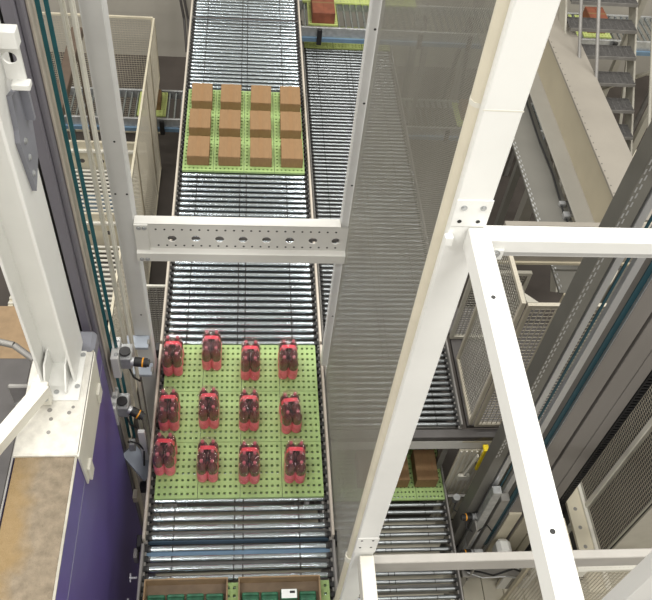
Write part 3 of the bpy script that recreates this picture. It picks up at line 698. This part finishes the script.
wire_panel_y(mf, 6.5, -1.40, -0.96, 0.02, 3.5, 0.045, 0.006, 'wire_steel', 'warm_white_paint', 0.03)

# right-hand cage on the lower-level platform
pf = thing('platform_beam', (2.6, 4.95, 2.2), 'grey steel end beam below the right cage and lower conveyor', 'beam')
part('beam_web', MB().bbox(1.02, 4.4, 4.90, 4.97, 2.16, 2.36, 0.006), 'beam_paint', pf)
part('beam_lip', MB().bbox(1.02, 4.4, 4.90, 5.02, 2.36, 2.46, 0.006), 'mast_dark', pf)
part('kick_strip', MB().box(2.8, 4.4, 4.895, 4.90, 2.33, 2.36), 'cream_paint', pf)
rc = thing('wire_cage', (2.9, 5.06, 2.5), 'grey wire mesh cage right of the lower conveyor, beside the right mast', 'cage')
wire_panel_x(rc, 2.90, 5.06, 6.10, 2.50, 4.98, 0.05, 0.006, 'wire_steel', 'wire_pale', 0.045)
wire_panel_y(rc, 5.05, 2.94, 3.32, 2.50, 4.98, 0.062, 0.0065, 'wire_pale', 'wire_pale', 0.045)
wire_panel_y(rc, 5.05, 3.34, 3.95, 2.50, 4.98, 0.062, 0.0065, 'wire_pale', 'wire_pale', 0.045)
part('corner_gusset', MB().prism_x([(5.10, 4.98), (5.35, 4.98), (5.10, 4.80)], 2.925, 2.93), 'stair_paint', rc)
part('corner_bracket', MB().add([(2.93, 5.07, 4.985), (3.06, 5.07, 4.985), (2.93, 5.20, 4.985), (2.93, 5.07, 4.978), (3.06, 5.07, 4.978), (2.93, 5.20, 4.978)], [(0, 1, 2), (5, 4, 3), (0, 3, 4, 1), (1, 4, 5, 2), (2, 5, 3, 0)]), 'stair_paint', rc)
part('cage_floor', MB().box(2.86, 4.3, 5.06, 7.0, 2.42, 2.48), 'mast_dark', rc)
rf = thing('wire_fence', (2.86, 6.6, 2.5), 'small wire mesh fence panel behind the right cage', 'fence')
wire_panel_y(rf, 6.45, 2.84, 3.62, 2.5, 3.9, 0.05, 0.007, 'wire_steel', 'stair_paint', 0.05)
cl = thing('corrugated_cladding', (3.4, 4.98, 0), 'pale corrugated cladding below the steel end beam at right', 'cladding')
part('cladding_sheet', MB().box(2.80, 4.35, 4.88, 4.90, 0.0, 2.155), 'light_deck', cl)
cm = MB().prism_x([(0, 0), (-0.018, 0), (-0.018, 2.14), (0, 2.14)], -0.012, 0.012).mesh('cladding_rib', 'warm_white_paint')
x = 2.83
while x < 4.33: inst('cladding_rib', cm, (x - 3.4, 4.88 - 4.98, 0.0), cl); x += 0.07
fl = thing('floor_deck', (4.2, 3.5, 0), 'pale floor decking at the lower right below the masts', 'decking')
xd = 2.84; k = 0
while xd < 7.9:
    part('deck_board', MB().bbox(xd, xd + 0.285, 0.6, 4.85, 0.0, 0.03, 0.004), 'light_deck', fl); xd += 0.295
yr = thing('yellow_handrail', (3.15, 4.8, 1.8), 'bright yellow bent handrail in front of the corrugated cladding', 'handrail')
part('rail_post', MB().bbox(3.06, 3.115, 4.76, 4.80, 1.82, 2.30, 0.006), 'yellow_paint', yr)
part('rail_hook', MB().bbox(3.06, 3.13, 4.76, 4.86, 2.30, 2.35, 0.006), 'yellow_paint', yr)
part('rail_post', MB().bbox(3.20, 3.25, 4.76, 4.80, 2.14, 2.34, 0.006), 'yellow_paint', yr)
part('rail_mount', MB().box(3.06, 3.25, 4.80, 4.86, 1.9, 1.95), 'dull_steel', yr)
ag = thing('angle_bracket', (3.0, 4.9, 0), 'cream angle bracket lying against the corrugated cladding', 'bracket')
part('bracket_leg', MB().bar((2.98, 4.83, 1.55), (3.05, 4.83, 2.1), 0.02, 0.045, up=(0, 1, 0)), 'warm_white_paint', ag)
part('bracket_foot', MB().bbox(2.90, 3.06, 4.80, 4.855, 1.45, 1.56, 0.004), 'warm_white_paint', ag)

# ------------------------------------------------------------------ right lift mast
YM = 4.20
rm = thing('lift_mast', (3.4, 4.3, 0), 'wide dark grey profiled lift mast crossing the right side', 'mast')
part('slotted_channel', MB().bbox(2.87, 3.005, YM + .02, YM + .22, 0.03, 11.4, 0.005), 'plate_grey', rm)
sl = MB(); z = 3.2
while z < 9: sl.box(2.884, 2.896, YM + .018, YM + .0205, z, z + .05); sl.box(2.91, 2.922, YM + .018, YM + .0205, z + .03, z + .08); z += 0.09
o = part('slots', sl, 'silver', rm); o['kind'] = 'stuff'
part('silver_rail', MB().bbox(3.014, 3.083, YM, YM + .06, 0.03, 11.4, 0.004), 'silver', rm)
part('rear_web', MB().box(3.09, 3.19, YM + .30, YM + .32, 5.9, 11.4), 'mast_dark', rm)
part('silver_rail', MB().bbox(3.193, 3.268, YM, YM + .06, 0.03, 11.4, 0.004), 'silver', rm)
part('brown_strip', MB().box(3.285, 3.335, YM + .12, YM + .16, 0.03, 11.4), 'brown_steel', rm)
part('edge_strip', MB().bbox(3.418, 3.425, YM, YM + .05, 0.03, 11.4, 0.001), 'silver', rm)
part('mast_profile', MB().bbox(3.427, 3.615, YM, YM + .25, 0.03, 11.4, 0.006), 'mast_grey', rm)
part('guide_groove', MB().box(3.615, 3.65, YM + .06, YM + .25, 0.03, 11.4), 'mast_dark', rm)
part('mast_profile', MB().bbox(3.65, 3.858, YM, YM + .25, 0.03, 11.4, 0.006), 'mast_grey', rm)
part('guide_groove', MB().box(3.858, 3.864, YM + .02, YM + .25, 0.03, 11.4), 'mast_dark', rm)
part('mast_profile', MB().bbox(3.864, 4.0, YM, YM + .25, 0.03, 11.4, 0.006), 'mast_grey', rm)
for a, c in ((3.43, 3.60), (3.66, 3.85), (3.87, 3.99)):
    part('lit_foot_strip', MB().bbox(a, c, YM - .03, YM - .001, 0.03, 1.75, 0.004), 'cream_paint', rm, 'cream strip imitating light on the mast foot')  # added strips; their cream colour paints the light on the mast foot
for x, nm, w in ((3.385, 'right', 0.058), (3.145, 'left', 0.024)):
    bt = thing('lift_belt', (x, YM + .04, 0.6), ('broad' if nm == 'right' else 'narrow') + ' teal lift belt running up the right mast', 'belt', None)
    part('belt_band', MB().box(x - w / 2, x + w / 2, YM + .03, YM + .042, 0.6, 11.4), 'teal_dark', bt)
ch = thing('cable_chain', (4.06, YM, 0), 'black cable chain along the outer edge of the right mast', 'cable chain')
lk = MB(); lk.box(-.048, -.036, -.03, .03, 0, .052); lk.box(.036, .048, -.03, .03, 0, .052); lk.box(-.036, .036, -.03, -.022, .008, .03)
lkm = lk.mesh('chain_link', 'black_rubber')
z = 0.1; k = 0
while z < 7.3: inst('chain_link', lkm, (0, 0.03, z), ch); z += 0.057; k += 1
part('chain_backing', MB().box(4.008, 4.112, YM + .062, YM + .08, 0.03, 11.4), 'mast_dark', ch)

# right fence and its carrying channel
rw = thing('wire_fence', (4.4, 4.0, 1.95), 'coarse wire mesh fence at the right edge below the mast', 'fence')
wire_panel_x(rw, 4.40, 3.50, 4.14, 1.97, 5.0, 0.045, 0.0042, 'wire_pale', 'stair_paint', 0.02)
wire_panel_x(rw, 4.40, 4.20, 4.62, 1.97, 5.0, 0.045, 0.0042, 'wire_pale', 'stair_paint', 0.02)
part('fence_post', MB().bbox(4.37, 4.43, 4.14, 4.20, 0.03, 5.0, 0.004), 'warm_white_paint', rw)
part('backing_sheet', MB().box(4.60, 4.62, 3.5, 4.9, 0.03, 5.0), 'black_steel', rw)
part('end_sheet', MB().box(4.42, 5.4, 3.47, 3.49, 0.03, 3.9), 'stair_paint', rw)
yc = thing('drilled_channel', (4.3, 3.9, 1.8), 'cream drilled channel below the coarse wire fence', 'channel')
part('channel_web', MB().bbox(4.16, 4.38, 3.1, 4.7, 1.86, 1.92, 0.004), 'cream_paint', yc)
part('channel_lip', MB().bbox(4.35, 4.42, 3.1, 4.7, 1.92, 1.965, 0.008), 'warm_white_paint', yc)
hm = MB().cyl((0, 0, 0), (0, 0, .002), 0.025, 12).mesh('channel_hole', 'dull_steel')
for y in (3.4, 3.65, 3.9, 4.15, 4.4): inst('channel_hole', hm, (4.25 - 4.3, y - 3.9, 1.92 - 1.8), yc)
for y in (3.15, 4.65): part('leg', MB().box(4.22, 4.30, y - .04, y + .04, 0.03, 1.86), 'cream_paint', yc)
lcg = thing('low_cage', (3.95, 2.9, 0), 'low mesh guard with pale frame at the bottom right corner', 'cage')
wire_panel_y(lcg, 3.02, 3.65, 4.6, 0.05, 2.9, 0.05, 0.006, 'wire_pale', 'warm_white_paint', 0.05)
wire_panel_x(lcg, 3.62, 3.0, 3.6, 0.05, 2.9, 0.05, 0.006, 'wire_pale', 'cream_paint', 0.05)
part('corner_plate', MB().bbox(3.60, 3.75, 2.985, 3.0, 2.74, 2.9, 0.003), 'warm_white_paint', lcg)
cur = []
for k in range(3):
    t = thing('splash_shield', (3.3 + .22 * k, 3.7, 0), ('bright white upright splash shield beyond the lower pale beam, %s one' % ('left', 'middle', 'right')[k]), 'shield', 'white splash shields')
    part('panel_sheet', MB().bbox(3.62 + .16 * k, 3.75 + .16 * k, 3.80, 3.83, 0.03, 1.3 + 0.25 * k, 0.006), 'white_paint' if k != 1 else 'warm_white_paint', t)
    part('panel_fold', MB().bbox(3.62 + .16 * k, 3.64 + .16 * k, 3.83, 3.86, 0.03, 1.3 + 0.25 * k, 0.003), 'cream_paint', t)

# lift carriage drives at the foot of the right mast
for k, (p, lab) in enumerate((((2.93, 4.16, 1.72), 'upper drive with black motor beside the lowest conveyor'), ((3.02, 3.93, 1.10), 'lower drive with black motor beside the lowest conveyor'))):
    t = thing('lift_drive', (p[0], p[1], 0.03), lab, 'drive unit')
    motor(t, p, (-1, -0.1, 0.1), 0.12, 0.045)
    part('gearbox', MB().bbox(p[0] + .03, p[0] + .16, p[1] - .06, p[1] + .025, p[2] - .09, p[2] + .07, 0.012), 'galvanised', t)
    part('mount_plate', MB().bbox(p[0] + .02, p[0] + .05, p[1] - .2, p[1] - .07, p[2] - .5, p[2] + .04, 0.005), 'dull_steel', t)
    part('stand', MB().bbox(p[0] + .06, p[0] + .12, p[1] - .05, p[1] + .02, 0.03, p[2] - .09, 0.005), 'dull_steel', t)
    part('cable', MB().tube([(p[0] - .05, p[1], p[2] - .05), (p[0] - .06, p[1] - .1, p[2] - .12), (p[0] + .05, p[1] - .16, p[2] - .15), (p[0] + .2, p[1] - .1, p[2] - .05), (p[0] + .3, p[1] - .12, p[2] - .2)], 0.009, 6), 'black_rubber', t)
cg = thing('lift_carriage', (3.3, 4.0, 0.03), 'galvanised lift carriage with drilled plates at the foot of the right mast', 'carriage')
part('carriage_beam', MB().bbox(2.98, 3.09, 4.06, 4.16, 0.5, 2.6, 0.006), 'galvanised', cg)
part('carriage_beam', MB().bbox(3.13, 3.24, 4.06, 4.16, 0.5, 2.4, 0.006), 'dull_steel', cg)
part('carriage_deck', MB().bbox(2.95, 3.9, 3.72, 4.03, 0.72, 0.78, 0.006), 'dull_steel', cg)
part('white_housing', MB().bbox(3.40, 3.60, 3.9, 4.12, 0.80, 1.12, 0.05), 'white_paint', cg)
part('white_housing', MB().bbox(3.28, 3.42, 3.82, 3.98, 0.80, 0.98, 0.04), 'pale_grey_paint', cg)
part('hose', MB().tube([(2.98, 3.8, .82), (3.15, 3.72, .95), (3.35, 3.7, .86), (3.6, 3.74, .98), (3.85, 3.72, .82)], 0.014, 6), 'black_rubber', cg)
part('hose', MB().tube([(3.0, 3.76, .84), (3.2, 3.68, .84), (3.5, 3.66, .92), (3.8, 3.66, .80)], 0.010, 6), 'silver', cg)
part('carriage_foot', MB().box(3.0, 3.1, 3.8, 3.9, 0.03, 0.72), 'dull_steel', cg)
part('carriage_foot', MB().box(3.75, 3.85, 3.8, 3.9, 0.03, 0.72), 'dull_steel', cg)
sn = thing('photo_sensor', (2.86, 4.7, 0.9), 'small round grey sensor on the side rail of the lowest conveyor', 'sensor')
part('sensor_body', MB().cyl((2.90, 4.62, 1.22), (2.90, 4.62, 1.32), 0.05, 14), 'galvanised', sn)
part('sensor_arm', MB().bbox(2.80, 3.35, 4.66, 4.70, 1.20, 1.24, 0.004), 'dull_steel', sn)
part('sensor_cable', MB().tube([(2.9, 4.6, 1.24), (2.86, 4.5, 1.2), (2.93, 4.44, 1.2), (3.0, 4.5, 1.2)], 0.009, 6), 'black_rubber', sn)

# trays and boxes on the lowest conveyor
XL = [2.57 - 0.399 * i for i in range(4)]
for r in range(3):
    for c in range(4):
        place_tray(T_GREEN, XL[c], 4.94 + 0.592 * r, 1.1705, ('green tray on the lowest conveyor, %s, %s' % (ROW[r], ('rightmost', 'second from right', 'third from right', 'leftmost')[c])), 'green trays on the lowest conveyor')
BOX2 = carton_proto('carton', 0.30, 0.46, 0.23)
BOX2_MARK = MB().box(0.07, 0.1, 0.16, 0.27, 0.2332, 0.2336).mesh('printed_mark', 'cardboard_dark')
for r in range(2):
    for c in range(3):
        t = thing('cardboard_box', (XL[c] - 0.06, 4.83 + 0.592 * r, 1.2012), ('tall cardboard box on the lowest conveyor, %s, %s' % (ROW[(0, 2)[r]], ('rightmost', 'middle', 'leftmost')[c])), 'box', 'boxes on the lowest conveyor')
        for nm, me in zip(('carton_body', 'top_flaps', 'tape'), BOX2): inst(nm, me, (0, 0, 0), t)
        if r == 0 and c == 0: inst('printed_mark', BOX2_MARK, (0, 0, 0), t)

# goods on the cross conveyors
def small_goods(label_t, label_b, x, y, z, col, w=0.34, d=0.42, h=0.22, group='goods on the cross conveyors'):
    place_tray(T_LIME, x, y, z + 0.0005, label_t, 'trays on the cross conveyors')
    if label_b:
        t = thing('small_carton', (x, y, z + .032), label_b, 'box', group)
        part('carton_body', MB().bbox(x - w / 2, x + w / 2, y - d / 2, y + d / 2, z + .032, z + .032 + h, .005), col, t)
        part('top_flaps', MB().box(x - w / 2 + .01, x - .004, y - d / 2 + .01, y + d / 2 - .01, z + .032 + h, z + .036 + h).box(x + .004, x + w / 2 - .01, y - d / 2 + .01, y + d / 2 - .01, z + .032 + h, z + .036 + h), col, t)
        part('tape', MB().box(x - w / 2, x + w / 2, y - .02, y + .02, z + .0362 + h, z + .037 + h), 'cardboard', t)
small_goods('yellow-green tray on the low cross conveyor beside the left cage', 'small cardboard box half hidden by the left cage', -1.86, 13.15, 1.2, 'cardboard', h=0.19)
small_goods('tray on the low cross conveyor seen through the screen', 'cardboard box on the low cross conveyor seen through the screen', 4.55, 13.15, 1.2, 'cardboard')
small_goods('yellow-green tray on the upper cross conveyor next to the main conveyor', 'red-brown carton on the upper cross conveyor next to the main conveyor', 1.40, 13.62, 3.05, 'red_brown_box', 0.42, 0.7, 0.22)
small_goods('yellow-green tray on the upper cross conveyor behind the stairs', 'red-brown carton on the upper cross conveyor behind the stairs', 6.72, 13.62, 3.05, 'red_brown_box', 0.36, 0.5, 0.26)
small_goods('empty yellow-green tray on the upper cross conveyor left of the stair carton', None, 6.1, 13.62, 3.05, 'cardboard')
for k in range(4):
    place_tray(T_LIME, 1.32 + 0.56 * k, 14.4, 3.0505, 'yellow-green tray at the back of the upper cross conveyor, %s' % CO[k], 'trays behind the upper cross conveyor')
bk = thing('tray_shelf', (2.1, 14.4, 0), 'dull steel shelf behind the upper cross conveyor carrying yellow-green trays', 'shelf')
part('shelf_board', MB().box(0.98, 3.4, 14.12, 14.9, 3.0, 3.05), 'dull_steel', bk)
for x in (1.02, 3.36): part('leg', MB().box(x - .03, x + .03, 14.2, 14.26, 0, 3.0), 'dull_steel', bk)
for k in range(3):
    place_tray(T_LIME, 1.37 + 0.56 * k, 13.77, 2.4705, 'yellow-green tray at the far end of the lower-level conveyor, %s' % ('left', 'middle', 'right')[k], 'trays at the far end of the lower-level conveyor')

# ------------------------------------------------------------------ big girder at upper right
gd = thing('box_girder', (4.65, 9, 4.0), 'large beige channel girder running away at the upper right', 'girder')
part('girder_bottom_flange', MB().bbox(4.38, 4.66, 6.9, 15.2, 3.98, 4.0, 0.004), 'duct_grey', gd)
part('girder_web', MB().box(4.64, 4.67, 6.9, 15.2, 4.0, 4.58), 'duct_cream', gd)
part('girder_top_flange', MB().bbox(4.62, 5.12, 6.7, 15.2, 4.58, 4.62, 0.006), 'duct_beige', gd)
dots = MB()
y = 6.75
while y < 14: dots.cyl((4.645, y, 4.62), (4.645, y, 4.622), 0.010, 6); y += 0.14
o = part('rivet_row', dots, 'mast_dark', gd); o['kind'] = 'stuff'
for y in (9.5, 14.9): part('girder_leg', MB().box(4.70, 4.88, y, y + .2, 0, 4.58), 'duct_grey', gd)
cbm = thing('steel_beam', (4.1, 6.6, 3.3), 'beige cross beam closing the near end of the girder, behind the white beam', 'beam')
part('beam_shaft', MB().bbox(3.12, 5.0, 6.58, 6.66, 3.93, 4.60, 0.006), 'duct_beige', cbm)
part('beam_lip', MB().box(3.12, 5.0, 6.55, 6.58, 3.93, 3.965), 'duct_cream', cbm)
part('beam_leg', MB().box(4.9, 4.98, 6.58, 6.66, 0, 3.93), 'duct_grey', cbm)
gp = thing('cover_plate', (4.2, 8, 3.7), 'flat grey cover plate with slotted edge beside the beige girder', 'plate')
part('plate_sheet', MB().bbox(3.95, 4.46, 6.2, 12.0, 3.76, 3.80, 0.004), 'plate_grey', gp)
sl = MB(); y = 6.25
while y < 12: sl.box(3.955, 3.975, y, y + .05, 3.80, 3.803); sl.box(3.99, 4.005, y + .04, y + .08, 3.80, 3.803); y += 0.1
o = part('slots', sl, 'galvanised', gp); o['kind'] = 'stuff'
part('cable', MB().tube([(4.40, 7.0, 3.82), (4.36, 7.6, 3.82), (4.39, 8.4, 3.83), (4.37, 9.2, 3.82), (4.39, 10.5, 3.82)], 0.014, 6), 'black_rubber', gp)
part('cable_clip', MB().bbox(4.33, 4.42, 7.5, 7.6, 3.80, 3.87, 0.006), 'silver', gp)
part('cable_clip', MB().bbox(4.33, 4.42, 7.75, 7.82, 3.80, 3.86, 0.006), 'silver', gp)
part('mount_bracket', MB().bbox(4.0, 4.3, 6.05, 6.2, 3.55, 3.80, 0.006), 'duct_cream', gp)
part('plate_leg', MB().box(4.1, 4.2, 9, 9.1, 0, 3.76), 'plate_grey', gp)
part('plate_leg', MB().box(4.1, 4.2, 11.5, 11.6, 0, 3.76), 'plate_grey', gp)

# ------------------------------------------------------------------ stairs
st = thing('steel_stairs', (5.5, 10.0, 0), 'steel stairs with dark grating treads at the upper right', 'stairs')
tm = MB()
for k in range(13): tm.box(-0.54, 0.54, -0.17 + k * 0.0255, -0.158 + k * 0.0255, -0.03, 0.0)
for k in range(12): tm.box(-0.54 + k * 0.0975, -0.53 + k * 0.0975, -0.17, 0.148, -0.028, -0.004)
tm = tm.mesh('tread', 'tread_grating')
nm_ = MB().box(-0.54, 0.54, -0.178, -0.17, -0.05, 0.004).mesh('tread_nosing', 'rail_grey')
for i in range(-1, 11):
    y = 11.2 - 0.3 * i; z = 5.03 - 0.278 * i
    t_ = inst('tread', tm, (0, y - 10.0, z), st); inst('tread_nosing', nm_, (0, 0, 0), t_)
for x in (4.93, 6.08):
    part('stringer', MB().bar((x, 11.6, 5.22), (x, 7.9, 1.79), 0.03, 0.24), 'stair_paint', st)
for x, dx in ((4.93, 0.06), (6.08, 0.06)):
    for dz, xo in ((1.0, 0.13), (0.55, 0.0)):
        part('handrail', MB().cyl((x + dx + xo, 11.5, 5.31 + dz), (x + dx + xo, 8.6, 2.62 + dz), 0.027, 10), 'rail_grey' if x < 6 else 'stair_paint', st)
    for y in (11.3, 8.9): part('handrail_post', MB().cyl((x + dx + .06, y, 5.1 - (11.3 - y) * 0.927), (x + dx + .06, y, 6.1 - (11.3 - y) * 0.927), 0.024, 10), 'stair_paint', st)
part('brace', MB().bar((6.25, 10.4, 3.2), (6.25, 11.6, 4.8), 0.05, 0.05), 'stair_paint', st)
part('brace', MB().bar((6.25, 11.6, 3.0), (6.25, 10.2, 4.4), 0.05, 0.05), 'stair_paint', st)
part('support_post', MB().box(6.32, 6.42, 9.9, 10.0, 0, 5.2), 'stair_paint', st)
part('support_post', MB().box(6.32, 6.42, 11.5, 11.6, 0, 5.2), 'stair_paint', st)
dk = thing('pale_machine_deck', (8.2, 9.0, 0), 'pale machine deck with dark grilles below the stairs', 'machine')
part('deck_body', MB().bbox(6.5, 11.0, 8.0, 12.6, 0.0, 0.9, 0.02), 'light_deck', dk)
gm = MB()
for k in range(5): gm.box(-.16 + .07 * k, -.12 + .07 * k, -.2, .2, 0, .008)
gm = gm.mesh('grille', 'black_steel')
for (x, y) in ((6.9, 11.6), (7.3, 10.4), (7.6, 11.8), (8.2, 11.2), (6.9, 9.2), (7.6, 9.4), (8.0, 10.2)): inst('grille', gm, (x - 8.2, y - 9.0, 0.9), dk)
part('deck_kerb', MB().bbox(6.5, 11.0, 7.9, 8.0, 0.0, 1.1, 0.01), 'warm_white_paint', dk)
# frames behind the screen: dark portal trestles on the floor
for k, x in enumerate((3.55, 4.5, 5.3)):
    t = thing('trestle', (x, 14.5, 0), ('dark steel trestle leg under the upper cross conveyor, %s seen through the screen' % ('left', 'middle', 'right')[k]), 'trestle', 'trestles seen through the screen')
    part('leg', MB().bar((x - .25, 14.35, 0.0), (x, 14.35, 2.95), 0.07, 0.07, up=(0, 1, 0)), 'mast_dark', t)
    part('leg', MB().bar((x + .25, 14.35, 0.0), (x, 14.35, 2.95), 0.07, 0.07, up=(0, 1, 0)), 'mast_dark', t)
    part('foot_bar', MB().box(x - .3, x + .3, 14.3, 14.4, 0.0, 0.06), 'mast_dark', t)
# pipes on the back wall by the main conveyor
for k, x in enumerate((-1.02, -0.93)):
    cp = thing('wall_cable', (x, 16.4, 0), 'dark cable drop on the back wall beside the main conveyor, %s one' % ('left', 'right')[k], 'cable', 'cable drops on the back wall')
    part('cable_run', MB().tube([(x - .55, 16.45, 5.0), (x - .55, 16.45, 2.2), (x - .4, 16.3, 1.2), (x - .35, 15.9, .6)], 0.03, 8), 'mast_dark', cp)
    part('cable_clip', MB().bbox(x - .60, x - .50, 16.41, 16.6, 2.5, 2.6, 0.01), 'silver', cp)
